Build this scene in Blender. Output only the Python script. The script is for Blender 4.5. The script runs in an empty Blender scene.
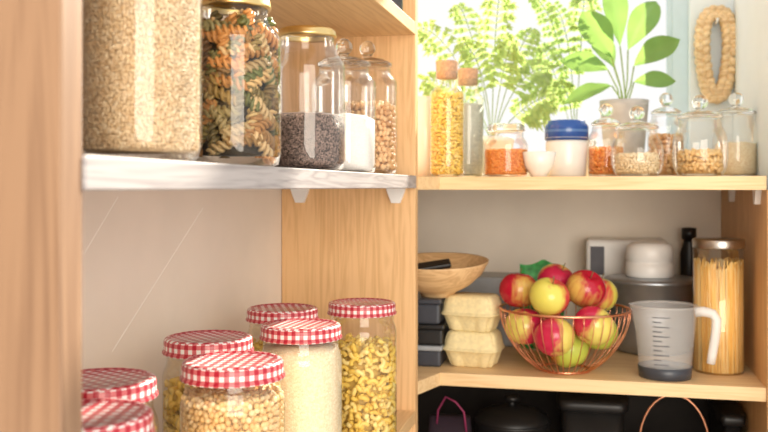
import bpy, math, random
from mathutils import Vector, Matrix, Euler
random.seed(7)
F=900.0; HX=384.0; HY=187.0; TH=math.atan(209/900.0)
C,S=math.cos(TH),math.sin(TH); CZ=1.3
def W(px,d):
    r=(px-HX)/F*d
    return (r*C-d*S, r*S+d*C)
def PX(px,Y):   # X at pixel column px on plane Y
    t=(px-HX)/F; d=Y/(t*S+C); return (t*C-S)*d
def ZP(py,d): return CZ+(HY-py)/F*d
coll=bpy.context.scene.collection
# ---------- materials
def newmat(n):
    m=bpy.data.materials.new(n); m.use_nodes=True
    nt=m.node_tree; b=nt.nodes['Principled BSDF']; return m,nt,b
def plain(n,col,rough=.5,metal=0,noise=.06,scale=30,bump=0,spec=None,trans=None):
    m,nt,b=newmat(n)
    tc=nt.nodes.new('ShaderNodeTexCoord'); nz=nt.nodes.new('ShaderNodeTexNoise'); nz.inputs['Scale'].default_value=scale; nz.inputs['Detail'].default_value=4
    nt.links.new(tc.outputs['Object'],nz.inputs['Vector'])
    rp=nt.nodes.new('ShaderNodeValToRGB')
    a=[max(0,c*(1-noise*2)) for c in col]; e=[min(1,c*(1+noise)) for c in col]
    rp.color_ramp.elements[0].color=(*a,1); rp.color_ramp.elements[1].color=(*e,1)
    rp.color_ramp.elements[0].position=.3; rp.color_ramp.elements[1].position=.7
    nt.links.new(nz.outputs['Fac'],rp.inputs['Fac']); nt.links.new(rp.outputs['Color'],b.inputs['Base Color'])
    b.inputs['Roughness'].default_value=rough; b.inputs['Metallic'].default_value=metal
    if spec is not None: b.inputs['Specular IOR Level'].default_value=spec
    if bump:
        bp=nt.nodes.new('ShaderNodeBump'); bp.inputs['Strength'].default_value=bump; bp.inputs['Distance'].default_value=.002
        nt.links.new(nz.outputs['Fac'],bp.inputs['Height']); nt.links.new(bp.outputs['Normal'],b.inputs['Normal'])
    return m
def wood(n,light,dark,axis=2,rough=.5,ws=9):
    m,nt,b=newmat(n); N=nt.nodes.new; L=nt.links.new
    tc=N('ShaderNodeTexCoord'); mp=N('ShaderNodeMapping'); sc=[12,12,12]; sc[axis]=.7
    mp.inputs['Scale'].default_value=sc; mp.inputs['Location'].default_value=(random.random()*9,random.random()*9,random.random()*9)
    L(tc.outputs['Object'],mp.inputs['Vector'])
    nz=N('ShaderNodeTexNoise'); nz.inputs['Scale'].default_value=ws*.35; nz.inputs['Detail'].default_value=3; nz.inputs['Distortion'].default_value=.8
    L(mp.outputs[0],nz.inputs['Vector'])
    ml=N('ShaderNodeMath'); ml.operation='MULTIPLY'; ml.inputs[1].default_value=5
    L(nz.outputs['Fac'],ml.inputs[0]); fr=N('ShaderNodeMath'); fr.operation='PINGPONG'; fr.inputs[1].default_value=.5; L(ml.outputs[0],fr.inputs[0])
    m2=N('ShaderNodeMapping'); s2=[90,90,90]; s2[axis]=3; m2.inputs['Scale'].default_value=s2; L(tc.outputs['Object'],m2.inputs['Vector'])
    n2=N('ShaderNodeTexNoise'); n2.inputs['Scale'].default_value=2.5; n2.inputs['Detail'].default_value=4; L(m2.outputs[0],n2.inputs['Vector'])
    ad=N('ShaderNodeMath'); ad.operation='MULTIPLY_ADD'; ad.inputs[1].default_value=1.2; L(fr.outputs[0],ad.inputs[0])
    m3=N('ShaderNodeMath'); m3.operation='MULTIPLY'; m3.inputs[1].default_value=.7; L(n2.outputs['Fac'],m3.inputs[0]); L(m3.outputs[0],ad.inputs[2])
    rp=N('ShaderNodeValToRGB'); rp.color_ramp.elements[0].position=.1; rp.color_ramp.elements[1].position=.85
    rp.color_ramp.elements[0].color=(*dark,1); rp.color_ramp.elements[1].color=(*light,1)
    L(ad.outputs[0],rp.inputs['Fac']); L(rp.outputs['Color'],b.inputs['Base Color']); b.inputs['Roughness'].default_value=rough
    bp=N('ShaderNodeBump'); bp.inputs['Strength'].default_value=.15; bp.inputs['Distance'].default_value=.001; L(n2.outputs['Fac'],bp.inputs['Height']); L(bp.outputs['Normal'],b.inputs['Normal'])
    return m
def glass(n,tint=(.992,.996,.996),edge=(.70,.74,.75),gl=1.0,pwr=3.0):
    m=bpy.data.materials.new(n); m.use_nodes=True; nt=m.node_tree; nt.nodes.clear(); N=nt.nodes.new; L=nt.links.new
    o=N('ShaderNodeOutputMaterial'); mx=N('ShaderNodeMixShader'); tr=N('ShaderNodeBsdfTransparent'); g=N('ShaderNodeBsdfGlossy')
    g.inputs['Roughness'].default_value=.03; g.inputs['Color'].default_value=(gl,gl,gl,1)
    lw=N('ShaderNodeLayerWeight'); lw.inputs['Blend'].default_value=.25
    pw=N('ShaderNodeMath'); pw.operation='POWER'; pw.inputs[1].default_value=pwr; L(lw.outputs['Facing'],pw.inputs[0])
    cm=N('ShaderNodeMix'); cm.data_type='RGBA'; cm.inputs[6].default_value=(*tint,1); cm.inputs[7].default_value=(*edge,1)
    L(pw.outputs[0],cm.inputs[0]); L(cm.outputs[2],tr.inputs['Color'])
    fr=N('ShaderNodeFresnel'); fr.inputs['IOR'].default_value=1.5
    fm=N('ShaderNodeMath'); fm.operation='MINIMUM'; fm.inputs[1].default_value=.5; L(fr.outputs[0],fm.inputs[0])
    L(fm.outputs[0],mx.inputs[0]); L(tr.outputs[0],mx.inputs[1]); L(g.outputs[0],mx.inputs[2]); L(mx.outputs[0],o.inputs[0])
    return m
def island(n,cols,rough=.5,spec=.3):
    m,nt,b=newmat(n); N=nt.nodes.new; L=nt.links.new
    g=N('ShaderNodeNewGeometry'); rp=N('ShaderNodeValToRGB'); cr=rp.color_ramp
    cr.elements[0].color=(*cols[0],1); cr.elements[1].color=(*cols[-1],1)
    for i,c in enumerate(cols[1:-1]):
        e=cr.elements.new((i+1)/(len(cols)-1)); e.color=(*c,1)
    L(g.outputs['Random Per Island'],rp.inputs['Fac']); L(rp.outputs['Color'],b.inputs['Base Color'])
    b.inputs['Roughness'].default_value=rough; b.inputs['Specular IOR Level'].default_value=spec
    return m
def voro(n,c1,c2,scale,rough=.6,bump=.5):
    m,nt,b=newmat(n); N=nt.nodes.new; L=nt.links.new
    tc=N('ShaderNodeTexCoord'); v=N('ShaderNodeTexVoronoi'); v.inputs['Scale'].default_value=scale; L(tc.outputs['Object'],v.inputs['Vector'])
    sp=N('ShaderNodeSeparateColor'); L(v.outputs['Color'],sp.inputs[0]); rp=N('ShaderNodeValToRGB')
    rp.color_ramp.elements[0].color=(*c1,1); rp.color_ramp.elements[1].color=(*c2,1); L(sp.outputs[0],rp.inputs['Fac']); L(rp.outputs['Color'],b.inputs['Base Color'])
    bp=N('ShaderNodeBump'); bp.invert=True; bp.inputs['Strength'].default_value=bump; bp.inputs['Distance'].default_value=.6/scale; L(v.outputs['Distance'],bp.inputs['Height']); L(bp.outputs['Normal'],b.inputs['Normal'])
    b.inputs['Roughness'].default_value=rough; return m
def gingham(n):
    m,nt,b=newmat(n); N=nt.nodes.new; L=nt.links.new
    uv=N('ShaderNodeUVMap'); sx=N('ShaderNodeSeparateXYZ'); L(uv.outputs[0],sx.inputs[0]); outs=[]
    for k in (0,1):
        a=N('ShaderNodeMath'); a.operation='MULTIPLY'; a.inputs[1].default_value=1/.0125; L(sx.outputs[k],a.inputs[0])
        f=N('ShaderNodeMath'); f.operation='FRACT'; L(a.outputs[0],f.inputs[0])
        g=N('ShaderNodeMath'); g.operation='GREATER_THAN'; g.inputs[1].default_value=.5; L(f.outputs[0],g.inputs[0]); outs.append(g)
    ad=N('ShaderNodeMath'); ad.operation='ADD'; L(outs[0].outputs[0],ad.inputs[0]); L(outs[1].outputs[0],ad.inputs[1])
    hv=N('ShaderNodeMath'); hv.operation='MULTIPLY'; hv.inputs[1].default_value=.5; L(ad.outputs[0],hv.inputs[0])
    rp=N('ShaderNodeValToRGB'); rp.color_ramp.interpolation='CONSTANT'; cr=rp.color_ramp
    cr.elements[0].color=(.82,.77,.74,1); cr.elements[1].position=.75; cr.elements[1].color=(.40,.012,.03,1)
    e=cr.elements.new(.25); e.color=(.60,.15,.16,1)
    L(hv.outputs[0],rp.inputs[0]); L(rp.outputs[0],b.inputs['Base Color']); b.inputs['Roughness'].default_value=.3
    return m
M={}
M['pineV']=wood('pine_vertical',(.78,.49,.24),(.60,.34,.14),2)
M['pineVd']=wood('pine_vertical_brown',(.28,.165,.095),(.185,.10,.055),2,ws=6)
M['pineX']=wood('pine_across',(.84,.60,.33),(.70,.45,.21),0)
M['pineY']=wood('pine_along',(.82,.55,.28),(.66,.40,.18),1)
M['greywood']=wood('pale_grey_pine',(.40,.37,.37),(.22,.195,.20),1,ws=12)  # greyer tone than the other shelf boards
M['wallL']=plain('plaster_cream',(.84,.73,.62),.9,noise=.03,scale=6,bump=.1)
M['wallB']=plain('plaster_white',(.95,.88,.78),.9,noise=.03,scale=6,bump=.1)
M['wallR']=plain('plaster_cool',(.76,.84,.89),.9,noise=.02,scale=6)
M['streak']=plain('painted_sun_streak',(.95,.87,.77),.8,noise=.02)  # pale colour standing in for streaks of sunlight on the left wall
M['floor']=plain('floor_tiles',(.3,.27,.24),.6,noise=.1,scale=5)
M['frame']=plain('window_frame_paint',(.52,.64,.72),.4,noise=.02)
M['plastic']=plain('white_plastic',(.85,.84,.82),.35,noise=.02)
M['glass']=glass('clear_glass')
m,nt,b=newmat('solid_clear_glass'); b.inputs['Transmission Weight'].default_value=1; b.inputs['IOR'].default_value=1.42; b.inputs['Roughness'].default_value=.03; b.inputs['Base Color'].default_value=(.97,.99,.99,1); M['lidglass']=m
M['glassG']=glass('greenish_glass',(.93,.97,.93),(.62,.72,.65))
M['gold']=plain('gold_metal',(.85,.63,.28),.28,1,.05)
M['ging']=gingham('gingham_tin')
M['copper']=plain('copper_wire',(.9,.42,.25),.3,1,.05)
M['cork']=plain('cork',(.55,.34,.21),.9,noise=.15,scale=150,bump=.5)
M['rice']=island('rice_grain',[(.84,.67,.43),(.68,.48,.27),(.90,.76,.54)],.5)
M['fusilli']=island('tricolour_pasta',[(.44,.20,.06),(.09,.10,.03),(.70,.46,.20),(.13,.065,.025),(.13,.15,.045),(.58,.26,.08),(.10,.08,.03),(.66,.46,.23),(.10,.11,.04)],.45)
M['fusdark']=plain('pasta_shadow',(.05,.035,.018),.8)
M['lentil']=voro('dark_seeds',(.02,.012,.01),(.32,.22,.18),380)
M['sugar']=voro('white_sugar',(.76,.73,.69),(.86,.83,.78),500,bump=.3)
M['greypow']=voro('grey_seed',(.42,.40,.36),(.66,.62,.55),420)
M['nuts']=island('nut_skin',[(.74,.42,.19),(.82,.56,.30),(.56,.28,.11)],.5)
M['oats']=island('oat_flake',[(.86,.70,.46),(.92,.78,.56),(.78,.60,.36)],.5)
M['chick']=island('chickpea_skin',[(.88,.64,.32),(.78,.50,.21),(.93,.74,.45)],.5)
M['maca']=island('pasta_yellow',[(.93,.69,.17),(.87,.60,.12),(.96,.78,.32)],.45)
M['macab']=plain('pasta_bulk',(.72,.48,.12),.7)
M['cous']=voro('pale_groats',(.80,.62,.38),(.92,.80,.58),360)
M['redl']=island('red_lentil_skin',[(.86,.30,.06),(.92,.44,.13),(.76,.20,.03)],.5)
M['egg']=plain('pulp_board',(.86,.72,.40),.9,noise=.06,scale=120,bump=.35)
M['bamboo']=wood('bamboo',(.80,.53,.27),(.56,.32,.14),0)
M['black']=plain('black_plastic',(.012,.011,.011),.4,noise=.1)
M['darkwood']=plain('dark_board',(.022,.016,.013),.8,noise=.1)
M['dkgrey']=plain('dark_grey_plastic',(.05,.055,.07),.35,noise=.1)
M['grey']=plain('grey_plastic',(.36,.38,.40),.4)
M['steel']=plain('grey_steel',(.40,.43,.47),.38,.85,.05)
M['dsteel']=plain('brushed_lid_metal',(.46,.42,.38),.3,1,.05)
M['ceram']=plain('white_ceramic',(.80,.78,.74),.25,noise=.02)
M['conc']=plain('pale_grey_pot',(.50,.48,.46),.8,noise=.08,bump=.3)
M['straw']=wood('woven_straw',(.84,.64,.38),(.54,.34,.16),0)
M['purple']=plain('purple_cloth',(.025,.010,.02),.8)
M['pink']=plain('pink_cord',(.3,.03,.1),.6)
M['green']=plain('green_packet',(.05,.42,.10),.35,noise=.25,scale=60)
M['ink']=plain('dark_ink',(.10,.10,.12),.6)
M['stem']=plain('green_stem',(.25,.35,.1),.6)
M['brownstem']=plain('brown_stem',(.2,.14,.06),.8)
def clearplastic(n,alpha,col=.92):
    m,nt,b=newmat(n); b.inputs['Base Color'].default_value=(col,col,col,1); b.inputs['Roughness'].default_value=.2; b.inputs['Alpha'].default_value=alpha; return m
M['jug']=clearplastic('clear_plastic',.24); M['jugh']=clearplastic('clear_plastic_handle',.65)
m,nt,b=newmat('blue_white_porcelain'); N=nt.nodes.new; tc=N('ShaderNodeTexCoord'); sx=N('ShaderNodeSeparateXYZ'); nt.links.new(tc.outputs['Object'],sx.inputs[0])
mm=N('ShaderNodeMath'); mm.operation='MULTIPLY'; mm.inputs[1].default_value=19; nt.links.new(sx.outputs[2],mm.inputs[0]); rp=N('ShaderNodeValToRGB'); cr=rp.color_ramp; cr.interpolation='CONSTANT'
cr.elements[0].color=(.02,.07,.28,1); cr.elements[1].position=.9; cr.elements[1].color=(.03,.10,.35,1)
for p_,c_ in ((.10,(.3,.38,.56,1)),(.14,(.02,.08,.32,1)),(.38,(.08,.18,.42,1)),(.5,(.02,.08,.32,1))):
    q=cr.elements.new(p_); q.color=c_
nt.links.new(mm.outputs[0],rp.inputs[0]); nt.links.new(rp.outputs[0],b.inputs['Base Color']); b.inputs['Roughness'].default_value=.2; M['blue']=m
def leafmat(n,c,t,scale=12,fac=.5):
    m=bpy.data.materials.new(n); m.use_nodes=True; nt=m.node_tree; nt.nodes.clear(); N=nt.nodes.new; L=nt.links.new
    o=N('ShaderNodeOutputMaterial'); mx=N('ShaderNodeMixShader'); mx.inputs[0].default_value=fac
    d=N('ShaderNodeBsdfPrincipled'); d.inputs['Roughness'].default_value=.4; tr=N('ShaderNodeBsdfTranslucent')
    nz=N('ShaderNodeTexNoise'); nz.inputs['Scale'].default_value=scale; tc=N('ShaderNodeTexCoord'); L(tc.outputs['Object'],nz.inputs['Vector'])
    rp=N('ShaderNodeValToRGB'); rp.color_ramp.elements[0].color=(c[0]*.7,c[1]*.7,c[2]*.7,1); rp.color_ramp.elements[1].color=(*c,1); rp.color_ramp.elements[0].position=.35;rp.color_ramp.elements[1].position=.65
    L(nz.outputs['Fac'],rp.inputs[0]); L(rp.outputs[0],d.inputs['Base Color']); tr.inputs['Color'].default_value=(*t,1)
    L(d.outputs[0],mx.inputs[1]); L(tr.outputs[0],mx.inputs[2]); L(mx.outputs[0],o.inputs[0]); return m
M['leaf']=leafmat('broad_leaf',(.15,.34,.10),(.32,.50,.12),fac=.45)
M['fern']=leafmat('fern_leaf',(.40,.54,.20),(.52,.68,.24),fac=.45)
def applemat(n,skin,blush,amt):
    m,nt,b=newmat(n); N=nt.nodes.new; L=nt.links.new
    tc=N('ShaderNodeTexCoord'); nz=N('ShaderNodeTexNoise'); nz.inputs['Scale'].default_value=14; nz.inputs['Detail'].default_value=3
    mp=N('ShaderNodeMapping'); mp.inputs['Scale'].default_value=(1,1,.5); L(tc.outputs['Object'],mp.inputs[0]); L(mp.outputs[0],nz.inputs['Vector'])
    n3=N('ShaderNodeTexNoise'); n3.inputs['Scale'].default_value=110; mp3=N('ShaderNodeMapping'); mp3.inputs['Scale'].default_value=(1,1,.12); L(tc.outputs['Object'],mp3.inputs[0]); L(mp3.outputs[0],n3.inputs['Vector'])
    s3=N('ShaderNodeMath'); s3.operation='MULTIPLY_ADD'; s3.inputs[1].default_value=.28; L(n3.outputs['Fac'],s3.inputs[0]); L(nz.outputs['Fac'],s3.inputs[2])
    sx=N('ShaderNodeSeparateXYZ'); L(tc.outputs['Object'],sx.inputs[0]); ma=N('ShaderNodeMath'); ma.operation='MULTIPLY_ADD'; ma.inputs[1].default_value=8; L(sx.outputs[0],ma.inputs[0]); L(s3.outputs[0],ma.inputs[2])
    rp=N('ShaderNodeValToRGB'); rp.color_ramp.elements[0].position=max(0,amt-.05); rp.color_ramp.elements[1].position=min(1,amt+.15)
    rp.color_ramp.elements[0].color=(*blush,1); rp.color_ramp.elements[1].color=(*skin,1)
    L(ma.outputs[0],rp.inputs[0]); L(rp.outputs[0],b.inputs['Base Color']); b.inputs['Roughness'].default_value=.2; return m
AP={'r':applemat('apple_red',(.68,.44,.10),(.45,.008,.03),.86),
    'y':applemat('apple_yellow',(.74,.66,.12),(.62,.06,.06),.55),
    'g':applemat('apple_green',(.54,.62,.09),(.66,.24,.06),.36),
    'p':applemat('apple_pink',(.74,.62,.14),(.56,.02,.07),.68)}
# ---------- builders
def mesh(name,v,f,mat,smooth=True,uvs=None):
    me=bpy.data.meshes.new(name); me.from_pydata([tuple(x) for x in v],[],f); me.update()
    if smooth:
        for p in me.polygons: p.use_smooth=True
    if uvs:
        l=me.uv_layers.new(name='UVMap'); i=0
        for fu in uvs:
            for u in fu: l.data[i].uv=u; i+=1
    if mat: me.materials.append(mat)
    return me
def obj(name,me,parent=None,loc=(0,0,0),rot=(0,0,0)):
    o=bpy.data.objects.new(name,me); o.location=loc; o.rotation_euler=rot; coll.objects.link(o)
    if parent: o.parent=parent
    return o
def empty(name,loc,label,cat,group=None,rot=(0,0,0)):
    e=bpy.data.objects.new(name,None); e.location=loc; e.rotation_euler=rot; e.empty_display_size=.02; coll.objects.link(e)
    e['label']=label; e['category']=cat
    if group: e['group']=group
    return e
def tag(o,label,cat,group=None,kind=None):
    o['label']=label; o['category']=cat
    if group: o['group']=group
    if kind: o['kind']=kind
    return o
def lathe_data(prof,segs=48,planar_above=None):
    v=[];f=[];uv=[];rings=[]
    for r,z in prof:
        if r<1e-6: rings.append([len(v)]); v.append((0,0,z))
        else:
            rings.append(list(range(len(v),len(v)+segs)))
            for i in range(segs):
                a=2*math.pi*i/segs; v.append((r*math.cos(a),r*math.sin(a),z))
    arc=0; R0=max(p[0] for p in prof)
    for k in range(len(prof)-1):
        A,B=rings[k],rings[k+1]; (r0,z0),(r1,z1)=prof[k],prof[k+1]; ds=math.hypot(r1-r0,z1-z0); flat=abs(r1-r0)>abs(z1-z0)*1.2
        for i in range(segs):
            j=(i+1)%segs
            if len(A)==1 and len(B)==1: continue
            if len(A)==1: q=[A[0],B[j],B[i]]
            elif len(B)==1: q=[A[i],A[j],B[0]]
            else: q=[A[i],A[j],B[j],B[i]]
            f.append(q)
            if flat: uv.append([(v[x][0],v[x][1]) for x in q])
            else:
                a0=2*math.pi*i/segs*R0; a1=2*math.pi*(i+1)/segs*R0
                if len(A)==1: uv.append([(a0,arc),(a1,arc+ds),(a0,arc+ds)])
                elif len(B)==1: uv.append([(a0,arc),(a1,arc),(a0,arc+ds)])
                else: uv.append([(a0,arc),(a1,arc),(a1,arc+ds),(a0,arc+ds)])
        arc+=ds
    return v,f,uv
def lathe(name,prof,mat,parent=None,loc=(0,0,0),segs=48,rot=(0,0,0),scale=None):
    v,f,uv=lathe_data(prof,segs)
    if scale: v=[(a*scale[0],b*scale[1],c*scale[2]) for a,b,c in v]
    return obj(name,mesh(name,v,f,mat,True,uv),parent,loc,rot)
import bmesh
def box(name,x0,x1,y0,y1,z0,z1,mat,parent=None,bev=.0015,off=(0,0,0),rot=(0,0,0),segs=2):
    bm=bmesh.new(); bmesh.ops.create_cube(bm,size=1)
    bmesh.ops.scale(bm,vec=(x1-x0,y1-y0,z1-z0),verts=bm.verts)
    if bev: bmesh.ops.bevel(bm,geom=bm.edges[:],offset=bev,segments=segs,affect='EDGES',profile=.5)
    me=bpy.data.meshes.new(name); bm.to_mesh(me); bm.free(); me.materials.append(mat)
    return obj(name,me,parent,((x0+x1)/2-off[0],(y0+y1)/2-off[1],(z0+z1)/2-off[2]),rot)
def tube_data(pts,r,segs=6,closed=False,v=None,f=None):
    if v is None: v=[];f=[]
    pts=[Vector(p) for p in pts]; n=len(pts); base=len(v); up=Vector((0,0,1)); prev=None
    for i,p in enumerate(pts):
        a=pts[(i-1)%n] if (closed or i>0) else p; b=pts[(i+1)%n] if (closed or i<n-1) else p
        t=(b-a).normalized()
        if prev is None:
            x=t.cross(up)
            if x.length<.1: x=t.cross(Vector((1,0,0)))
        else: x=prev-t*prev.dot(t)
        x.normalize(); prev=x; y=t.cross(x)
        rr=r(i/(n-1)) if callable(r) else r
        for k in range(segs):
            an=2*math.pi*k/segs; v.append(tuple(p+x*math.cos(an)*rr+y*math.sin(an)*rr))
    m=n if closed else n-1
    for i in range(m):
        for k in range(segs):
            a=base+i*segs+k; b=base+i*segs+(k+1)%segs; i2=(i+1)%n
            f.append([a,b,base+i2*segs+(k+1)%segs,base+i2*segs+k])
    if not closed:
        f.append([base+k for k in range(segs)][::-1]); f.append([base+(n-1)*segs+k for k in range(segs)])
    return v,f
def tube(name,pts,r,mat,parent=None,segs=8,closed=False,loc=(0,0,0)):
    v,f=tube_data(pts,r,segs,closed); return obj(name,mesh(name,v,f,mat),parent,loc)
def sm(a,b,t): return a+(b-a)*t
def jarprof(R,H,Rn,zs,zn,foot=.006):
    p=[(0,.003),(R*.7,.003),(R-foot*1.3,0),(R-foot*.3,foot*.35),(R,foot*1.6)]
    p+= [(R,zs*.5),(R,zs)]
    for i in range(1,9):
        t=i/8; p.append((Rn+(R-Rn)*(.5+.5*math.cos(math.pi*t)) ,sm(zs,zn,t)))
    p+=[(Rn,H-.004),(Rn-.0012,H),(Rn-.004,H)]
    return p
# templates
def ico():
    bm=bmesh.new(); bmesh.ops.create_icosphere(bm,subdivisions=1,radius=1); v=[x.co.copy() for x in bm.verts]; f=[[y.index for y in x.verts] for x in bm.faces]; bm.free(); return v,f
def octa(): 
    v=[Vector(x) for x in ((1,0,0),(-1,0,0),(0,1,0),(0,-1,0),(0,0,1),(0,0,-1))]
    f=[[0,2,4],[2,1,4],[1,3,4],[3,0,4],[2,0,5],[1,2,5],[3,1,5],[0,3,5]]; return v,f
def ell(sx,sy,sz,t=None):
    v,f=(t or ico)(); return [Vector((a.x*sx,a.y*sy,a.z*sz)) for a in v],f
def elbow(R=.0095,r=.0043,ang=2.5):
    n=8; pts=[(R*math.cos(a)-R*.6,R*math.sin(a),0) for a in [(-ang/2+ang*i/(n-1)) for i in range(n)]]
    v,f=tube_data(pts,r,8); return [Vector(a) for a in v],f
def fusilli(L=.044,r=.0086,turns=2.5):
    # two helical ridges joined to a core, like a screw
    v=[];f=[]; n=40
    for s in range(2):
        pts=[]
        for i in range(n):
            t=i/(n-1); a=turns*2*math.pi*t+s*math.pi; e=min(1,.45+min(t,1-t)*7); pts.append(((t-.5)*L,r*.68*e*math.cos(a),r*.68*e*math.sin(a)))
        tube_data(pts,r*.30,6,False,v,f)
    base=len(v); tube_data([(-L*.47,0,0),(0,0,0),(L*.47,0,0)],r*.5,6,False,v,f)
    f.append([0,n*6,base]); f.append([6,n*6+6,base+1])
    return [Vector(a) for a in v],f
def grains(name,loc,R,z0,z1,tmpl,sp,mat,label,cat,core=None,layers=2,tang=False,inset=None):
    tv,tf=tmpl; v=[];f=[]
    inset=inset if inset is not None else sp*.5
    def add(p,M3):
        b=len(v)
        for a in tv: 
            q=M3@a; x_,y_=p[0]+q.x,p[1]+q.y; rr_=math.hypot(x_,y_)
            if rr_>R: x_*=R/rr_; y_*=R/rr_
            v.append((x_,y_,max(z0-.002,p[2]+q.z)))
        for q in tf: f.append([b+x for x in q])
    def rr(): return Euler((random.uniform(0,6.3),random.uniform(0,6.3),random.uniform(0,6.3))).to_matrix()
    for l in range(layers):
        r=R-inset-l*sp*.55; na=max(6,int(2*math.pi*r/sp)); nz=max(1,int((z1-z0)/sp*1.05))
        for iz in range(nz):
            off=random.random()
            for ia in range(na):
                a=2*math.pi*(ia+off+random.uniform(-.3,.3))/na; z=z0+sp*.4+(z1-z0-sp*.6)*(iz+random.uniform(.2,.8))/nz
                if tang: m3=Matrix.Rotation(a,3,'Z')@Matrix.Rotation(random.uniform(0,6.3),3,'X')@Matrix.Rotation(math.pi/2+random.uniform(-.2,.2),3,'Z')@Matrix.Rotation(random.uniform(0,6),3,'X')
                else: m3=rr()
                add((r*math.cos(a),r*math.sin(a),z),m3)
    n=int(math.pi*R*R/sp/sp*1.3)
    for i in range(n):
        r=(R-inset)*math.sqrt(random.random()); a=random.uniform(0,6.3); add((r*math.cos(a),r*math.sin(a),z1-sp*.2+random.uniform(-.2,.3)*sp),rr())
    cr=R-inset-sp*.45*layers
    cv,cf,_=lathe_data([(0,z0),(cr,z0),(cr,z1-sp*.2),(0,z1-sp*.2)],24)
    b=len(v); me2=mesh(name,v+list(cv),f+[[b+x for x in q] for q in cf],mat,True)
    if core:
        me2.materials.append(core)
        for i,p in enumerate(me2.polygons):
            if i>=len(f): p.material_index=1
    o=obj(name,me2,None,loc); tag(o,label,cat,kind='stuff'); return o
def fill(name,loc,R,z0,z1,mat,label,cat,bump=.002):
    pr=[(0,z0),(R-.004,z0),(R,z0+.006),(R,(z0+z1)/2),(R,z1-.002)]
    pr+=[(R*.6,z1+bump),(0,z1+bump*1.6)]
    o=lathe(name,pr,mat,None,loc,40); tag(o,label,cat,kind='stuff'); return o

# ---------- room structure
def struct(o): o['kind']='structure'; return o
XF=-.375; XW=-.682; YB=2.05; YW=2.75; XR=.36
def addbox(v,f,x0,x1,y0,y1,z0,z1):
    k=len(v)
    for z in (z0,z1): v+=[(x0,y0,z),(x1,y0,z),(x1,y1,z),(x0,y1,z)]
    f+=[[k+3,k+2,k+1,k],[k+4,k+5,k+6,k+7],[k,k+1,k+5,k+4],[k+1,k+2,k+6,k+5],[k+2,k+3,k+7,k+6],[k+3,k,k+4,k+7]]
v=[];f=[]; addbox(v,f,XW-.1,XW,-.6,YW+.2,0,2.5)
# sun streaks on the wall, imitated by thin raised strips in a pale colour
def onwall(px,py):
    t=(px-HX)/F; Y=XW*(C+t*S)/(t*C-S); d=-XW*S+Y*C; return Vector((XW,Y,CZ+(HY-py)/F*d))
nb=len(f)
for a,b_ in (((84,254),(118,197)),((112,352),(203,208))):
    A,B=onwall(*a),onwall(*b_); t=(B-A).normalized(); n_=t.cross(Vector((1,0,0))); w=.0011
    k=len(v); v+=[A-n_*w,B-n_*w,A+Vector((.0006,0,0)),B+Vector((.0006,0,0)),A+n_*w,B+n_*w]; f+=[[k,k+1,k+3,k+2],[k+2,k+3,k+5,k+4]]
me=mesh('wall_left',v,f,M['wallL'],False); me.materials.append(M['streak'])
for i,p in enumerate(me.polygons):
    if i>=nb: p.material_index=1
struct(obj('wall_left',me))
struct(box('wall_right',.392,.49,1.95,YW+.2,0,2.5,M['wallR'],bev=0))
struct(box('floor',-.8,2.2,-1.2,YW+.2,-.1,0,M['floor'],bev=0))
# back wall with opening
wx0,wx1,wz0,wz1=-.64,.275,CZ+.05,CZ+1.16
v=[];f=[]
for (a,b_,c,d_) in ((-.682,.392,0,wz0),(-.682,.392,wz1,2.5),(-.682,wx0,wz0,wz1),(wx1,.392,wz0,wz1)):
    k=len(v)
    for y in (YW,YW+.18): v+=[(a,y,c),(b_,y,c),(b_,y,d_),(a,y,d_)]
    f+=[[k,k+1,k+2,k+3],[k+7,k+6,k+5,k+4],[k+1,k,k+4,k+5],[k+2,k+1,k+5,k+6],[k+3,k+2,k+6,k+7],[k,k+3,k+7,k+4]]
me=mesh('wall_back',v,f,M['wallB'],False); me.materials.append(M['wallR'])
for p in me.polygons:
    if p.index>=6: p.material_index=1
struct(obj('wall_back',me))
v=[];f=[]
fy=YW+.05
addbox(v,f,wx1-.045,wx1,fy,fy+.05,wz0,wz1); addbox(v,f,wx0,wx0+.045,fy,fy+.05,wz0,wz1)
addbox(v,f,wx0,wx1,fy,fy+.05,wz0,wz0+.045); addbox(v,f,wx0,wx1,fy,fy+.05,wz1-.045,wz1)
addbox(v,f,wx1-.06,wx1-.04,fy+.01,fy+.04,wz0,wz1)
struct(obj('window_1',mesh('window_1',v,f,M['frame'],False)))
# ---------- left unit
u=empty('shelving_unit',(XW+.15,1.25,0),'pine wall shelving unit holding storage jars','shelves'); uo=(XW+.15,1.25,0)
T=.027
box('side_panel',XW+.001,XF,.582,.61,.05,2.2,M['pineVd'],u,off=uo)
box('side_panel',XW+.001,XF,1.916,1.944,.05,2.2,M['pineV'],u,off=uo)
sh=box('shelf_board',XW+.001,XF+.002,.6105,1.9155,CZ-.0025,CZ+.0245,M['greywood'],u,off=uo); sh['label']='pale grey pine shelf board'
box('shelf_board',XW+.001,XF,.6105,1.9155,CZ+.33,CZ+.357,M['pineY'],u,off=uo)
box('shelf_board',XW+.001,XF,.6105,1.9155,CZ-.512,CZ-.485,M['pineY'],u,off=uo)
box('shelf_board',XW+.001,XF,.6105,1.9155,CZ-1.0,CZ-.973,M['pineY'],u,off=uo)
def bracket(parent,off,axis,px,Y,Xc,ztop):
    w=.042;h=.032;t=.012
    pr=[(0,0),(w,0),(w*.93,-h*.3),(w*.72,-h),(w*.28,-h),(w*.07,-h*.3)]
    v=[];n=len(pr)
    for s in (0,1):
        for a,b in pr:
            v.append((a-w/2,-t*s,b) if axis=='x' else (-t*s,a-w/2,b))
    f=[list(range(n)),list(range(n,2*n))[::-1]]+[[i,i+n,(i+1)%n+n,(i+1)%n] for i in range(n)]
    o=obj('shelf_bracket',mesh('shelf_bracket',v,f,M['plastic'],False),parent,(Xc-off[0],Y-off[1],ztop-off[2])); return o
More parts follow.
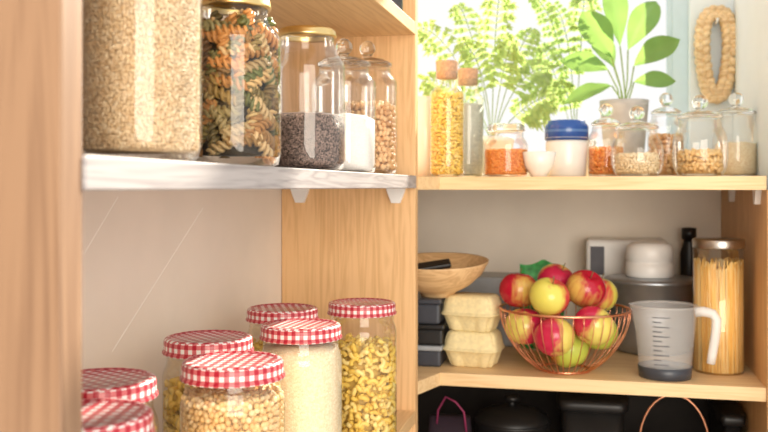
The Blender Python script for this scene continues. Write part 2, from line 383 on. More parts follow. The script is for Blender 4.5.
for p in (300,396): bracket(u,uo,'x',p,1.9158,PX(p,1.91),CZ-.0028)
# ---------- back unit
ub=empty('shelving_unit',(0,2.4,0),'corner pine shelving unit below a window','shelves'); bo=(0,2.4,0)
def Lboard(z0,z1,mat,name='shelf_board'):
    pts=[(XW+.001,1.9455),(XF,1.9455),(-.343,YB),(XR-.0005,YB),(XR-.0005,YW-.001),(XW+.001,YW-.001)]
    v=[(x-bo[0],y-bo[1],z0) for x,y in pts]+[(x-bo[0],y-bo[1],z1) for x,y in pts]; n=6
    f=[list(range(n))[::-1],list(range(n,2*n))]+[[i,(i+1)%n,(i+1)%n+n,i+n] for i in range(n)]
    return obj(name,mesh(name,v,f,mat,False),ub)
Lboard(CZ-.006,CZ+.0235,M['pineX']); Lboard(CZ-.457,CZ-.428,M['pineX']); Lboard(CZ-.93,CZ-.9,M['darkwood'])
box('side_panel',XR,XR+.028,YB-.01,YW-.001,.05,CZ-.0065,M['pineV'],ub,off=bo)
bp_=box('shade_panel',XW+.002,XR-.001,2.62,2.635,CZ-.8995,CZ-.4575,M['darkwood'],ub,off=bo); bp_['label']='added dark board shading the lower compartment'  # dark sheet added so the space under the shelf reads as shade
bracket(ub,bo,'y',0,2.13,XR-.0003,CZ-.0063); bracket(ub,bo,'y',0,2.5,XR-.0003,CZ-.0063)
# ---------- gingham jars
ZS=CZ-.485
def lidprof(R,h,curl=.002):
    return [(R-.003,0),(R+curl,.001),(R+curl,.004),(R,.006),(R,h-.005),(R-.0015,h-.0015),(R-.004,h),(R-.008,h+.0005),(R-.010,h-.0015),(0,h-.001)]
def gjar(px,d,lab):
    X,Y=W(px,d); H=.268
    e=empty('gingham_lid_jar',(X,Y,ZS+.0005),lab,'jar','gingham lid jars')
    lathe('jar_body',jarprof(.0655,H-.003,.0595,.212,.236),M['glass'],e,segs=56)
    lathe('lid',lidprof(.0635,.023),M['ging'],e,(0,0,H-.023),56,rot=(0,0,random.uniform(-.5,.9)))
    return (X,Y,ZS+.0005)
L=gjar(362,1.70,'tall glass jar of macaroni with red gingham lid'); grains('macaroni',L,.0645,.006,.19,elbow(),.0165,M['maca'],'yellow elbow macaroni filling a glass jar','pasta',core=M['macab'],inset=.007)
L=gjar(282.5,1.62,'glass jar with red gingham lid behind rice jar'); grains('yellow_pasta',L,.0645,.006,.205,elbow(),.0165,M['maca'],'small yellow pasta inside a glass jar','pasta',core=M['macab'],inset=.007)
L=gjar(301,1.426,'glass jar of pale groats with red gingham lid')
o=lathe('groats',[(0,.006),(.06,.006),(.0642,.012),(.0642,.1),(.0642,.211),(.062,.222),(.058,.234),(.03,.238),(0,.239)],M['cous'],None,L,48); tag(o,'pale cream groats filling a glass jar','grain',kind='stuff')
L=gjar(208.5,1.306,'glass jar of yellow pasta with red gingham lid'); grains('yellow_pasta',L,.0645,.006,.2,elbow(),.0165,M['maca'],'small yellow pasta inside a glass jar','pasta',core=M['macab'],inset=.007)
L=gjar(233,1.131,'glass jar of chickpeas with red gingham lid'); grains('chickpeas',L,.0642,.006,.226,ell(.0050,.0045,.0040),.0078,M['chick'],'beige chickpeas filling a glass jar','chickpeas')
L=gjar(99,1.02,'glass jar of corn kernels with red gingham lid'); grains('corn_kernels',L,.0638,.006,.212,ell(.0050,.004,.003),.008,M['maca'],'yellow corn kernels inside a glass jar','corn')
L=gjar(85,.862,'glass jar of beans with red gingham lid beside post'); grains('beans',L,.0638,.006,.2,ell(.006,.004,.0035),.0085,M['chick'],'pale beans inside a glass jar','beans')
# ---------- upper-left jars
ZU=CZ+.025
def bigjar(px,d,R,H,Rl,lab,sh=.07,foot=.012):
    X,Y=W(px,d); e=empty('storage_jar',(X,Y,ZU),lab,'jar','gold lid storage jars')
    lathe('jar_body',jarprof(R,H-.004,Rl-.003,H-sh,H-.020,foot),M['glass'],e,segs=64)
    lathe('lid',lidprof(Rl,.014,.001),M['gold'],e,(0,0,H-.014),56); return (X,Y,ZU)
L=bigjar(142,.905,.0595,.245,.047,'large glass jar of brown rice with gold lid')
grains('rice',L,.0568,.010,.215,ell(.0042,.0017,.0015,octa),.0036,M['rice'],'beige rice grains filling a large jar','rice',layers=2,inset=.0012)
L=bigjar(234.5,1.17,.0605,.219,.0465,'large glass jar of tricolour spiral pasta with gold lid',.056)
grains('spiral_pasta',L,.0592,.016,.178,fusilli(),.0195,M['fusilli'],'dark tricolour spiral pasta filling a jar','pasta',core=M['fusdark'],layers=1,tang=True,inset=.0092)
L=bigjar(307,1.46,.0625,.230,.047,'glass jar half full of dark seeds with gold lid',.066)
o=lathe('dark_seeds',[(0,.005),(.050,.005),(.057,.010),(.0605,.018),(.0608,.06),(.0608,.089),(.045,.093),(0,.096)],M['lentil'],None,L,48); tag(o,'dark brown seeds half filling a jar','seeds',kind='stuff')
def knobjar(px,d,z,R,H,lab,group='glass canisters with knob lids',name='glass_canister',squat=False,ball=.012):
    X,Y=W(px,d); e=empty(name,(X,Y,z),lab,'jar',group)
    hb=H-.046
    if squat:
        pr=[(0,.003),(R*.6,.003),(R*.8,0)]
        for i in range(0,17):
            t=i/16; b_=(1-abs(2*min(1,t/.92)-1)**3.2); pr.append((R*(.80+.20*b_) if t<.92 else R*.78,.003+t*(hb-.012)))
        pr+=[(R*.74,hb-.006),(R*.78,hb),(R*.72,hb+.001)]
    else: pr=jarprof(R,hb,R*.78,hb-.032,hb-.008,.009)
    lathe('jar_body',pr,M['glass'],e,segs=44)
    rl=R*.82
    lp=[(0,.001),(rl*.85,.001),(rl,.002),(rl,.007),(rl*.88,.010),(rl*.75,.014),(rl*.4,.018),(.009,.021),(.008,.023)]
    for i in range(1,9):
        a=-math.pi/2+.5+(math.pi-.5)*i/8; lp.append((max(0,ball*math.cos(a)) if i<8 else 0,.023+ball*.88+ball*math.sin(a)))
    lathe('lid',lp,M['lidglass'],e,(0,0,hb+.001),36); return (X,Y,z)
L=knobjar(344,1.68,ZU,.060,.244,'tall glass canister of white sugar with knob lid',ball=.016)
o=lathe('sugar',[(0,.005),(.046,.005),(.053,.009),(.0572,.018),(.0575,.06),(.0575,.100),(.040,.108),(0,.114)],M['sugar'],None,L,48); tag(o,'white sugar inside a glass canister','sugar',kind='stuff')
L=knobjar(367.5,1.82,ZU,.060,.262,'tall glass canister of nuts with knob lid',ball=.016); grains('nuts',L,.0580,.008,.14,ell(.008,.0055,.005),.011,M['nuts'],'brown shelled nuts in a glass canister','nuts')
# dark tin on top shelf
X,Y=W(392,1.86); tag(lathe('tin',[(0,0),(.04,0),(.042,.003),(.042,.1),(.044,.102),(.044,.12),(.04,.122),(0,.122)],M['dkgrey'],None,(X-.02,Y,CZ+.3575)),'dark grey lidded tin on top shelf','tin')
# ---------- back upper shelf
ZB=CZ+.024
def bottle(px,d,R,H,lab,g='glass'):
    X,Y=W(px,d); e=empty('corked_bottle',(X,Y,ZB),lab,'bottle','corked glass bottles')
    lathe('bottle_body',jarprof(R,H-.026,R*.66,H*.72,H*.80),M[g],e,segs=40)
    lathe('cork',[(0,-.016),(R*.60,-.016),(R*.62,0),(R*.65,.022),(R*.63,.025),(0,.025)],M['cork'],e,(0,0,H-.025),28); return (X,Y,ZB)
L=bottle(447,2.15,.041,.276,'corked glass bottle filled with small yellow pasta'); grains('small_pasta',L,.039,.006,.196,elbow(.0045,.003),.009,M['maca'],'small yellow pasta in a corked bottle','pasta')
L=bottle(468,2.33,.041,.281,'corked greenish glass bottle of grey seeds','glassG'); fill('grey_seeds',L,.0395,.006,.19,M['greypow'],'greyish seeds in a corked glass bottle','seeds')
L0=W(425,2.25); tag(lathe('vase',[(0,0),(.03,0),(.045,.04),(.052,.1),(.045,.16),(.03,.19),(.034,.2),(.03,.2),(.026,.19),(.04,.16),(.046,.1),(.04,.04),(0,.01)],M['ceram'],None,(L0[0],L0[1],ZB)),'white ceramic vase beside corked bottle','vase')
X,Y=W(506,2.16); e=empty('lentil_jar',(X,Y,ZB),'squat glass jar of red lentils with glass lid','jar')
lathe('jar_body',jarprof(.052,.108,.042,.075,.098),M['glass'],e); lathe('lid',[(0,0),(.04,0),(.045,.001),(.045,.005),(.043,.016),(.038,.019),(0,.019)],M['lidglass'],e,(0,0,.108),40)
grains('red_lentils',(X,Y,ZB),.0508,.006,.064,ell(.0034,.0034,.0018),.0048,M['redl'],'orange red lentils in a squat jar','lentils')
X,Y=W(539,2.13); tag(lathe('small_bowl',[(0,0),(.018,0),(.02,.004),(.034,.025),(.041,.058),(.039,.059),(.032,.027),(.016,.008),(0,.007)],M['ceram'],None,(X,Y,ZB)),'small white ceramic bowl next to patterned jar','bowl')
X,Y=W(566.5,2.26); e=empty('porcelain_jar',(X,Y,ZB),'white porcelain jar with dark blue lid','jar')
lathe('jar_body',[(0,0),(.042,0),(.048,.006),(.05,.04),(.052,.085),(.05,.092),(0,.092)],M['ceram'],e)
lathe('lid',[(.05,0),(.054,.002),(.054,.034),(.051,.040),(.047,.043),(.046,.049),(.03,.051),(0,.052)],M['blue'],e,(0,0,.0925))
def bk(px,d,R,H,lab,cn,tmpl,sp,mat,h,clab,cc,squat=True):
    L=knobjar(px,d,ZB,R,H,lab,squat=squat,ball=.018)
    rin=R*.86-.001 if squat else R-.002
    if tmpl: grains(cn,L,rin,.007,h,tmpl,sp,M[mat],clab,cc)
    else: fill(cn,L,rin,.006,h,M[mat],clab,cc)
bk(606,2.23,.044,.172,'glass canister of orange pulses with knob lid','orange_pulses',ell(.005,.005,.004),.008,'redl',.072,'orange pulses in a glass canister','pulses',False)
bk(637,2.11,.060,.155,'squat glass canister of oats with ball lid','oats',ell(.006,.0045,.002),.007,'oats',.052,'pale oats in a squat glass canister','oats')
bk(666,2.37,.047,.212,'tall glass canister of brown nuts with knob lid','hazelnuts',ell(.007,.007,.007),.012,'nuts',.11,'round brown nuts in a canister','nuts',False)
bk(700,2.10,.062,.18,'wide glass canister of peanuts with knob lid','peanuts',ell(.009,.005,.005),.011,'chick',.058,'shelled peanuts in a wide canister','peanuts')
bk(736,2.24,.058,.2,'rounded glass canister of cream flour with knob lid','cream_flour',None,0,'cous',.085,'cream flour in a glass canister','flour',True)
# plants
def leaf(v,f,base,d,L,Wd,droop=.3,nrm=None,n=8,m=4,fid=False):
    d=Vector(d).normalized(); nrm=Vector(nrm or (0,-1,.3)); side=d.cross(nrm)
    if side.length<.05: side=d.cross(Vector((1,0,0)))
    side.normalize(); nn=side.cross(d).normalized(); b=len(v); base=Vector(base)
    for i in range(n+1):
        t=i/n; w=Wd*(math.sin(math.pi*min(1,t**(1.25 if fid else .8)))**.75)*.5 + (.0004)
        if i==n: w=.0002
        c=base+d*L*t+Vector((0,0,-droop*L*t*t))
        for j in range(m+1):
            s=(j/m-.5)*2; v.append(tuple(c+side*w*s+nn*(abs(s)*w*.35+ .05*Wd*math.sin(t*16)*abs(s))))
    for i in range(n):
        for j in range(m):
            a=b+i*(m+1)+j; f.append([a,a+1,a+m+2,a+m+1])
# broad-leaf plant
X,Y=W(624,2.55); e=empty('potted_plant',(X,Y,ZB),'broad-leaved green plant in pale grey pot','plant')
Rp=.068; hp=ZP(99,2.5)-ZB
lathe('pot',[(0,0),(Rp*.7,0),(Rp*.74,.006),(Rp*.98,hp-.02),(Rp*1.0,hp),(Rp*.92,hp),(Rp*.88,hp-.02),(0,hp-.02)],M['conc'],e)
v=[];f=[]; sv=[];sf=[]
def P2(px,py,d):
    x,y=W(px,d); return Vector((x-X,y-Y,ZP(py,d)-ZB))
top=Vector((0,0,hp-.02))
leaves=[((612,58),(582,-4),2.5,.085),((620,46),(612,-34),2.6,.07),((628,50),(656,-14),2.52,.078),((634,66),(680,26),2.45,.07),((634,82),(676,72),2.48,.048),((608,70),(560,48),2.5,.06),((612,86),(564,90),2.45,.045),((614,68),(596,28),2.64,.06)]
random.seed(21)
for (a,b_,d_,w) in leaves:
    A=P2(*a,2.54); B=P2(*b_,d_); leaf(v,f,A,B-A,(B-A).length,w,.22,(random.uniform(-.45,.45),-1,random.uniform(0,.9)),fid=True,m=6,n=10)
    tube_data([top+Vector((random.uniform(-.01,.01),0,0)),(top+A)/2+Vector((.004,0,0)),A],.0022,5,False,sv,sf)
obj('stem',mesh('stem',sv,sf,M['stem']),e); obj('foliage',mesh('foliage',v,f,M['leaf']),e)
# fern plants
def fernplant(px,d,tips,lab,seed,pinL=.06):
    global X,Y
    random.seed(seed); X,Y=W(px,d); e=empty('potted_fern',(X,Y,ZB),lab,'plant','potted ferns')
    lathe('pot',[(0,0),(.045,0),(.06,.1),(.062,.1),(.062,.115),(.057,.115),(.054,.1),(0,.1)],M['ceram'],e)
    v=[];f=[];sv=[];sf=[]
    for tp in tips:
        B=P2(tp[0]+random.uniform(-4,4),tp[1]+random.uniform(-4,4),d+tp[2]); A=Vector((0,0,.1)); mid=(A+B)/2+Vector((random.uniform(-.03,.03),random.uniform(-.03,.03),random.uniform(.2,.5)*(B-A).length)); pts=[]
        for i in range(15):
            t=i/14; pts.append(A*(1-t)**2+mid*2*t*(1-t)+B*t*t)
        tube_data(pts,.0014,4,False,sv,sf)
        N=random.randint(13,17); pl=pinL*random.uniform(.75,1.15); tw=Vector((random.uniform(-.6,.6),-1,random.uniform(-.3,.6)))
        for i in range(int(N*.4),N+1):
            t=i/N; q=A*(1-t)**2+mid*2*t*(1-t)+B*t*t; tg=((mid-A)*(1-t)+(B-mid)*t).normalized()
            sd=tg.cross(tw).normalized(); l=pl*(math.sin(math.pi*(.2+.70*(t-.3)/.7))**.8 if t<1 else .5)
            for s in (-1,1):
                dd=(sd*s+tg*.65+Vector((random.uniform(-.15,.15),random.uniform(-.25,.25),random.uniform(-.35,.0)))).normalized(); ll=l*random.uniform(.8,1.12)
                leaf(v,f,q,dd,ll,.014,.35,(random.uniform(-.5,.5),-1,random.uniform(-.2,.6)),n=5,m=2)
                for kk in (1,2):
                    for s2 in (-1,1): leaf(v,f,q+dd*ll*kk/3.2-Vector((0,0,.35*ll*(kk/3.2)**2)),(dd*.8+tg*s2*.6),ll*.30,.009,.3,(random.uniform(-.5,.5),-1,.2),n=3,m=2)
    obj('stem',mesh('stem',sv,sf,M['stem']),e); obj('foliage',mesh('foliage',v,f,M['fern']),e)
fernplant(492,2.5,[(424,28,0),(426,76,-.05),(456,4,.1),(502,-8,0),(534,28,.05),(552,66,0),(556,98,-.05),(466,46,-.15),(514,46,-.12)],'bright green feathery fern near the window',3,.066)
fernplant(575,2.64,[(532,-5,0),(558,5,.02),(582,-4,0),(545,48,-.02),(560,84,-.06)],'light green fern in a pot by the window',5,.056)
random.seed(11)
# thick braided straw loop basket hung on the wall
X,Y=PX(716,YW-.03),YW-.034; zt=ZP(6,2.6); zb=ZP(106,2.6); ht=zt-zb
e=empty('woven_basket',(X,Y,zb),'thick braided straw loop basket hanging on a wall peg','basket')
n=240; cen=[]
for i in range(n):
    a=2*math.pi*i/n; z=.026+(ht-.052)*(.5+.5*math.sin(a)); hw=.037+.008*math.sin(a)
    cen.append(Vector((math.copysign(abs(math.cos(a))**.7,math.cos(a))*hw,0,z)))
v=[];f=[]
for s in range(3):
    pts=[]
    for i in range(n):
        t=(cen[(i+1)%n]-cen[i-1]).normalized(); nrm=Vector((0,1,0)).cross(t); ph=2*math.pi*(i/n*10+s/3)
        pts.append(cen[i]+nrm*.0125*math.sin(ph)+Vector((0,1,0))*.009*math.sin(2*ph))
    tube_data(pts,.0112,8,True,v,f)
obj('braid',mesh('braid',v,f,M['straw']),e)
tube('hook',[(0,.033,ht-.056),(0,-.024,ht-.054),(0,-.028,ht-.046)],.004,M['plastic'],e)
# ---------- back lower shelf
ZL=CZ-.4275
bc=W(564.5,2.105); BX,BY=bc; 
e=empty('wire_fruit_bowl',(BX,BY,ZL),'copper wire bowl heaped with apples','bowl')
Rr,Hb,Rb=.150,.140,.058
def brad(h): return Rb+(Rr-Rb)*math.sin(min(1,max(0,h/Hb))*math.pi/2)**.72
v=[];f=[]
for i in range(40):
    a=2*math.pi*i/40; pts=[]
    for k in range(11):
        h=Hb*(k/10)**1.4; r=brad(h); pts.append((r*math.cos(a),r*math.sin(a),h+.0035))
    tube_data(pts,.0011,5,False,v,f)
obj('wire_cage',mesh('wire_cage',v,f,M['copper']),e)
ring=lambda r,z,n=64:[(r*math.cos(2*math.pi*i/n),r*math.sin(2*math.pi*i/n),z) for i in range(n)]
tube('rim',ring(Rr,Hb+.004),.0028,M['copper'],e,8,True); tube('base_ring',ring(Rb,.0035),.003,M['copper'],e,8,True)
AR=.0462
spec=[(519,293,.03,'r'),(522,325,-.02,'p'),(550,302,-.06,'y'),(556,282,.06,'p'),(586,289,-.02,'r'),(593,326,-.085,'p'),(608,303,.06,'y'),(552,337,-.07,'p'),(578,354,-.02,'g'),(614,330,.03,'g'),(545,325,.08,'y')]
P=[]
for px,py,dd,k in spec:
    d_=2.105+dd; x,y=W(px,d_); P.append(Vector((x-BX,y-BY,ZP(py,d_)-ZL)))
T0=[p.copy() for p in P]
for it in range(400):
    for i in range(len(P)):
        P[i]+= (T0[i]-P[i])*.02*(1 if it<330 else 0)
    for i in range(len(P)):
        for j in range(i+1,len(P)):
            dv=P[j]-P[i]; l=dv.length
            if l<2*AR*.985: 
                c=dv.normalized()*(2*AR*.985-l)/2; P[i]-=c; P[j]+=c
    for p in P:
        if p.z<AR+.004: p.z=AR+.004
        if p.z<Hb+.03:
            r=math.hypot(p.x,p.y); lim=max(.002,brad(max(0,p.z-.012))-AR*.92-.002)
            if r>lim: p.x*=lim/r; p.y*=lim/r
for p,(px,py,dd,k) in zip(P,spec):
    lab={'r':'glossy red apple in wire bowl','y':'yellow apple with red blush in bowl','g':'green-yellow apple in wire bowl','p':'pink-red apple with yellow patch in bowl'}[k]
    e=empty('apple',(BX+p.x,BY+p.y,ZL+p.z),lab,'apple','apples in the wire bowl',rot=(random.uniform(-.6,.6),random.uniform(-.5,.5),random.uniform(0,6.3)))
    pr=[]; n=20
    for i in range(n+1):
        t=math.pi*i/n; r=AR*math.sin(t)*(1.0+.03*math.cos(t)*-1); z=-AR*.93*math.cos(t)
        z-= .013*math.exp(-(r/.011)**2)*(1 if i>n/2 else -.5); pr.append((r if 0<i<n else 0,z))
    lathe('skin',pr,AP[k],e,segs=32)
    tube('stalk',[(0,0,AR*.93-.014),(.001,0,AR*.93-.002),(.004,0,AR*.93+.009)],.0012,M['brownstem'],e,5)
# egg cartons
def rr(Lx,Ly,z,sc,n=120,e=5,fr=0):
    out=[]
    for i in range(n):
        a=2*math.pi*i/n; c,s=math.cos(a),math.sin(a)
        x=math.copysign(abs(c)**(2/e),c)*Lx/2; y=math.copysign(abs(s)**(2/e),s)*Ly/2
        g=1
        if sc:
            g=1-sc*(.5+.5*math.cos(2*math.pi*(x/Lx*3+.5)))**2*(1 if abs(s)>.5*1 else 0)-sc*(.5+.5*math.cos(2*math.pi*(y/Ly*2)))**2*(1 if abs(c)>.75 else 0)
        out.append((x*g,y*g,z))
    return out
def loft(name,rings,mat,parent,loc=(0,0,0)):
    v=[];f=[];n=len(rings[0])
    for r in rings: v+=r
    for k in range(len(rings)-1):
        for i in range(n): j=(i+1)%n; f.append([k*n+i,k*n+j,(k+1)*n+j,(k+1)*n+i])
    f.append(list(range(n))[::-1]); f.append([(len(rings)-1)*n+i for i in range(n)])
    return obj(name,mesh(name,v,f,mat),parent,loc)
for k,(z,px,rz) in enumerate(((0,474,.1),(.0845,473,.02))):
    x,y=W(px,2.17); e=empty('egg_carton',(x,y,ZL+z),'cream pulp egg carton, '+('bottom of a stack' if k==0 else 'stacked on another carton'),'egg carton','stacked egg cartons',rot=(0,0,rz-.22))
    loft('tray',[rr(.100,.078,0,.14),rr(.106,.084,.004,.15),rr(.116,.094,.018,.14),rr(.126,.104,.034,.07),rr(.132,.112,.038,0),rr(.138,.118,.0395,0),rr(.138,.118,.043,0)],M['egg'],e)
    loft('lid',[rr(.138,.118,.0435,0),rr(.132,.112,.047,0),rr(.130,.11,.052,.01),rr(.126,.105,.066,.03),rr(.119,.097,.078,.05),rr(.106,.085,.084,.05)],M['egg'],e)
# containers stack and wooden bowl
z=0
for k,(h,mt,px,lb) in enumerate(((.05,'dkgrey',428,'dark grey flat food container'),(.05,'black',430,'black flat food container'),(.060,'dkgrey',427,'dark flat food container under wooden bowl'))):
    x,y=W(px,2.2); e=empty('food_container',(x-.034,y,ZL+z),lb,'container','stacked food containers')
    box('container_body',-.075,.075,-.06,.06,0,h-.012,M[mt],e,.006); box('lid',-.079,.079,-.064,.064,h-.012,h,M['grey' if k==0 else mt],e,.004); z+=h+.0006
x,y=W(438,2.19)
e=empty('wooden_bowl',(x,y,ZL+z+.004),'wide light wooden bowl on stacked containers','bowl',rot=(.09,0,0))
lathe('bowl_body',[(0,0),(.042,0),(.044,.008),(.050,.011),(.078,.026),(.107,.052),(.123,.080),(.124,.084),(.119,.083),(.10,.055),(.07,.030),(0,.016)],M['bamboo'],e,segs=56)
tag(box('phone_case',x-.05,x+.035,y-.05,y-.0,ZL+z+.070,ZL+z+.082,M['black'],None,.004,rot=(.2,-.16,.2)),'black flat case lying in wooden bowl','case')
tag(box('storage_box',*[PX(455,2.5),PX(522,2.5)],2.42,2.58,ZL,ZL+.185,M['grey'],None,.006),'grey storage box behind egg cartons','box')
# green packet
x,y=W(542,2.36); v=[];f=[]
nx,nz=14,10
random.seed(4); cr_=[[random.uniform(-1,1) for _ in range(nz+1)] for _ in range(nx+1)]
for sgn in (-1,1):
    for i in range(nx+1):
        for j in range(nz+1):
            a,b_=i/nx,j/nz; en=math.sin(math.pi*a)*math.sin(math.pi*b_); bul=.020*max(0,en)**.5
            v.append(((a-.5)*.115,sgn*bul+.003*cr_[i][j]*min(1,en*3),b_*(.236-.016*abs(math.sin(a*4+1)))))
for s in (0,1):
    o_=s*(nx+1)*(nz+1)
    for i in range(nx):
        for j in range(nz):
            a=o_+i*(nz+1)+j; q=[a,a+nz+1,a+nz+2,a+1]; f.append(q if s==0 else q[::-1])
tag(obj('packet',mesh('packet',v,f,M['green'],True),None,(x,y,ZL+.003),(0,.0,.15)),'crumpled green food packet behind apples','packet')
random.seed(12)
# white appliance
x0,x1=PX(586,2.6),PX(668,2.6)
e=empty('kitchen_appliance',((x0+x1)/2,2.675,ZL),'white plastic kitchen appliance with dark panel','appliance'); w=(x1-x0)/2
hh=ZP(238,2.6)-ZL
box('housing',-w,w,-.07,.07,0,hh,M['plastic'],e,.012,segs=4); box('control_panel',-w+.012,-w+.05,-.073,-.069,hh-.1,hh-.02,M['ink'],e,.001)
# steel pot with white cap
x,y=W(651,2.36); hz=ZP(277,2.36)-ZL
e=empty('steel_pot',(x,y,ZL),'shiny grey steel pot with white plastic cap','pot')
lathe('pot_body',[(0,0),(.085,0),(.098,.006),(.110,.03),(.116,hz*.5),(.117,hz-.014),(.120,hz-.012),(.120,hz-.004),(.11,hz),(0,hz+.002)],M['steel'],e,segs=56)
lathe('cap',[(.058,0),(.061,.004),(.061,.035),(.058,.037),(.058,.041),(.060,.043),(.060,.066),(.057,.078),(.050,.086),(.038,.090),(0,.092)],M['plastic'],e,(-.004,0,hz+.002),48)
x,y=W(689,2.54); tag(lathe('black_bottle',[(0,0),(.02,0),(.024,.005),(.024,.24),(.016,.27),(.016,.28),(.02,.28),(.02,.312),(0,.314)],M['black'],None,(x,y,ZL)),'slim black bottle beside steel pot','bottle')
# measuring jug
x,y=W(665,2.03); e=empty('measuring_jug',(x,y,ZL),'translucent plastic measuring jug with side handle','jug')
Hj=.162; v,f,uv=lathe_data([(0,.002),(.050,.002),(.053,0),(.055,.005),(.064,.1),(.0695,Hj-.004),(.0725,Hj),(.0705,Hj+.001),(.067,Hj-.004)],56)
nv=[]
for a in v:
    vx,vy,vz=a
    if vz>Hj-.05:
        an=math.atan2(vy,vx)
        w=math.exp(-((math.pi-abs(an))/.3)**2)*(vz-(Hj-.05))/.05; vx*=1+.12*w
    nv.append((vx,vy,vz))
obj('jug_body',mesh('jug_body',nv,f,M['jug']),e)
hp_=[(.066,0,Hj-.012),(.084,0,Hj-.010),(.102,0,Hj-.014),(.110,0,Hj-.026),(.109,0,Hj-.05),(.105,0,Hj-.08),(.101,0,Hj-.105),(.098,0,Hj-.124)]
v,f=tube_data(hp_,lambda t:.0115-.002*t,10); o=obj('handle',mesh('handle',v,f,M['jugh']),e,rot=(0,0,-.25))
# opaque dark foot wraps the jug's base from outside
hb_=lathe('jug_base',[(.0536,-.0003),(.0565,.0006),(.0578,.012),(.0592,.026),(.0575,.0265),(.056,.014),(.0545,.004)],M['dkgrey'],e)
v=[];f=[]
for i in range(11):
    zz=.035+i*.0105; R=.0565+(zz)*.082
    for (a0,a1) in ((-2.05,-1.75 if i%2 else -1.5),):
        k=len(v)
        for q in range(5):
            a=sm(a0,a1,q/4); v+=[(R*math.cos(a),R*math.sin(a),zz),(R*math.cos(a),R*math.sin(a),zz+.0022)]
        for q in range(4): f.append([k+2*q,k+2*q+2,k+2*q+3,k+2*q+1])
obj('measuring_scale',mesh('measuring_scale',v,f,M['ink'],False),e)
# spaghetti jar
x,y=W(718.5,2.09); e=empty('spaghetti_jar',(x,y,ZL),'tall glass jar of spaghetti with brushed metal lid','jar')
Hs=.285
lathe('jar_body',[(0,.002),(.05,.002),(.054,0),(.0565,.005),(.0565,Hs),(.054,Hs+.001)],M['glass'],e)
lathe('lid',[(0,0),(.0575,0),(.058,.002),(.058,.018),(.056,.021),(0,.021)],M['dsteel'],e,(0,0,Hs+.0015))
v=[];f=[]
for i in range(420):
    a=random.uniform(0,6.3); r=.0535*math.sqrt(random.uniform(.86,1)); a2=a+random.uniform(-.22,.22); h=random.uniform(.232,.262)
    tube_data([(r*math.cos(a),r*math.sin(a),.005),(r*math.cos(a2),r*math.sin(a2),h)],.0015,5,False,v,f)
nf=len(f)
cv,cf,_=lathe_data([(0,.005),(.0495,.005),(.0495,.238),(0,.238)],24); b_=len(v); v+=cv; f+=[[b_+q for q in k] for k in cf]
M['spag']=island('spaghetti_strand',[(1,.68,.24),(.86,.47,.11),(1,.80,.42),(.95,.60,.18)],.4)
me=mesh('spaghetti',v,f,M['spag']); me.materials.append(plain('spaghetti_bulk',(.88,.52,.15),.6))
for i,p in enumerate(me.polygons):
    if i>=nf: p.material_index=1
tag(obj('spaghetti',me,None,(x,y,ZL)),'golden dry spaghetti standing in tall jar','pasta',kind='stuff')
# ---------- under shelf
ZD=CZ-.8995
def bin_(px0,px1,Y0,Y1,h,mt,lab):
    a,b_=PX(px0,Y0),PX(px1,Y0); e=empty('storage_bin',((a+b_)/2,(Y0+Y1)/2,ZD),lab,'bin'); w=(b_-a)/2; dd=(Y1-Y0)/2
    loft('bin_body',[rr(w*1.75,dd*1.75,0,0,e=8),rr(w*2-.02,dd*2-.02,h-.03,0,e=8)],M[mt],e)
    loft('rim',[rr(w*2-.015,dd*2-.015,h-.03,0,e=8),rr(w*2,dd*2,h-.025,0,e=8),rr(w*2,dd*2,h-.004,0,e=8),rr(w*2-.02,dd*2-.02,h,0,e=8)],M[mt],e)
bin_(556,630,2.24,2.55,.38,'black','black plastic storage bin under shelf'); bin_(720,748,2.26,2.55,.36,'black','narrow black storage bin under shelf')
x,y=W(512,2.26); e=empty('stock_pot',(x,y,ZD),'glossy black cooking pot with knob lid','pot')
lathe('pot_body',[(0,0),(.085,0),(.09,.01),(.092,.31),(.096,.314),(.09,.316),(0,.316)],M['black'],e); lathe('lid',[(.093,0),(.09,.01),(.06,.025),(.02,.034),(.008,.036),(.008,.045),(.02,.05),(.018,.058),(0,.06)],M['black'],e,(0,0,.317))
x,y=W(450,2.24); e=empty('shopping_bag',(x,y,ZD),'dark purple cloth bag with pink handle','bag')
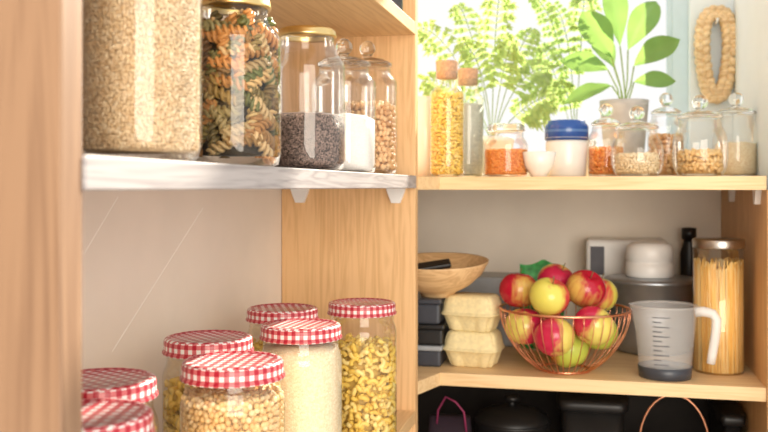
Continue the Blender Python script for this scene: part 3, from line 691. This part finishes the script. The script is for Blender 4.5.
loft('bag_body',[rr(.10,.08,0,0),rr(.11,.09,.1,0),rr(.11,.07,.26,0),rr(.10,.04,.33,0)],M['purple'],e)
tube('handle',[(-.03,-.02,.31),(-.025,-.03,.35),(-.005,-.035,.385),(.02,-.04,.375),(.04,-.035,.35),(.045,-.03,.30)],.0025,M['pink'],e)
x,y=W(674,2.14); e=empty('wire_basket',(x,y,ZD),'dark basket with arched copper handle','basket')
loft('basket_body',[rr(.13,.13,0,0,e=2.5),rr(.15,.15,.2,0,e=2.5),rr(.168,.16,.28,0,e=2.5),rr(.163,.155,.285,0,e=2.5)],M['black'],e)
tube('handle',[(.080*math.cos(a),0,.28+.126*math.sin(a)) for a in [math.pi*i/16 for i in range(17)]],.0028,M['copper'],e)

# ---------- lights, world, camera
wd=bpy.data.worlds.new('world'); bpy.context.scene.world=wd; wd.use_nodes=True
bg=wd.node_tree.nodes['Background']; bg.inputs[0].default_value=(1,.99,.97,1); bg.inputs[1].default_value=1.02
sl=bpy.data.lights.new('sun','SUN'); sl.energy=14; sl.angle=.02; sl.color=(1,.90,.74); so=bpy.data.objects.new('sun',sl); coll.objects.link(so); so.location=(1,5,4)
so.rotation_euler=Vector((-.33,-1,-.62)).to_track_quat('-Z','Y').to_euler()
al=bpy.data.lights.new('fill_light','AREA'); al.energy=80; al.size=1.7; al.color=(1,.90,.76); ao=bpy.data.objects.new('fill_light',al); coll.objects.link(ao)  # added soft fill behind the camera, no actual lamp there
ao.location=(.85,-1.2,1.55); ao.rotation_euler=(Vector((.05,2.2,1.0))-Vector(ao.location)).to_track_quat('-Z','Y').to_euler()
cam=bpy.data.cameras.new('camera'); cam.sensor_width=36; cam.lens=F/768*36; cam.shift_y=-(216-HY)/768; cam.clip_start=.02
cam.dof.use_dof=True; cam.dof.focus_distance=1.4; cam.dof.aperture_fstop=5.6
co=bpy.data.objects.new('camera',cam); co.location=(0,0,CZ); co.rotation_euler=(math.radians(90),0,TH); coll.objects.link(co)
sc=bpy.context.scene; sc.camera=co
sc.view_settings.view_transform='Standard'
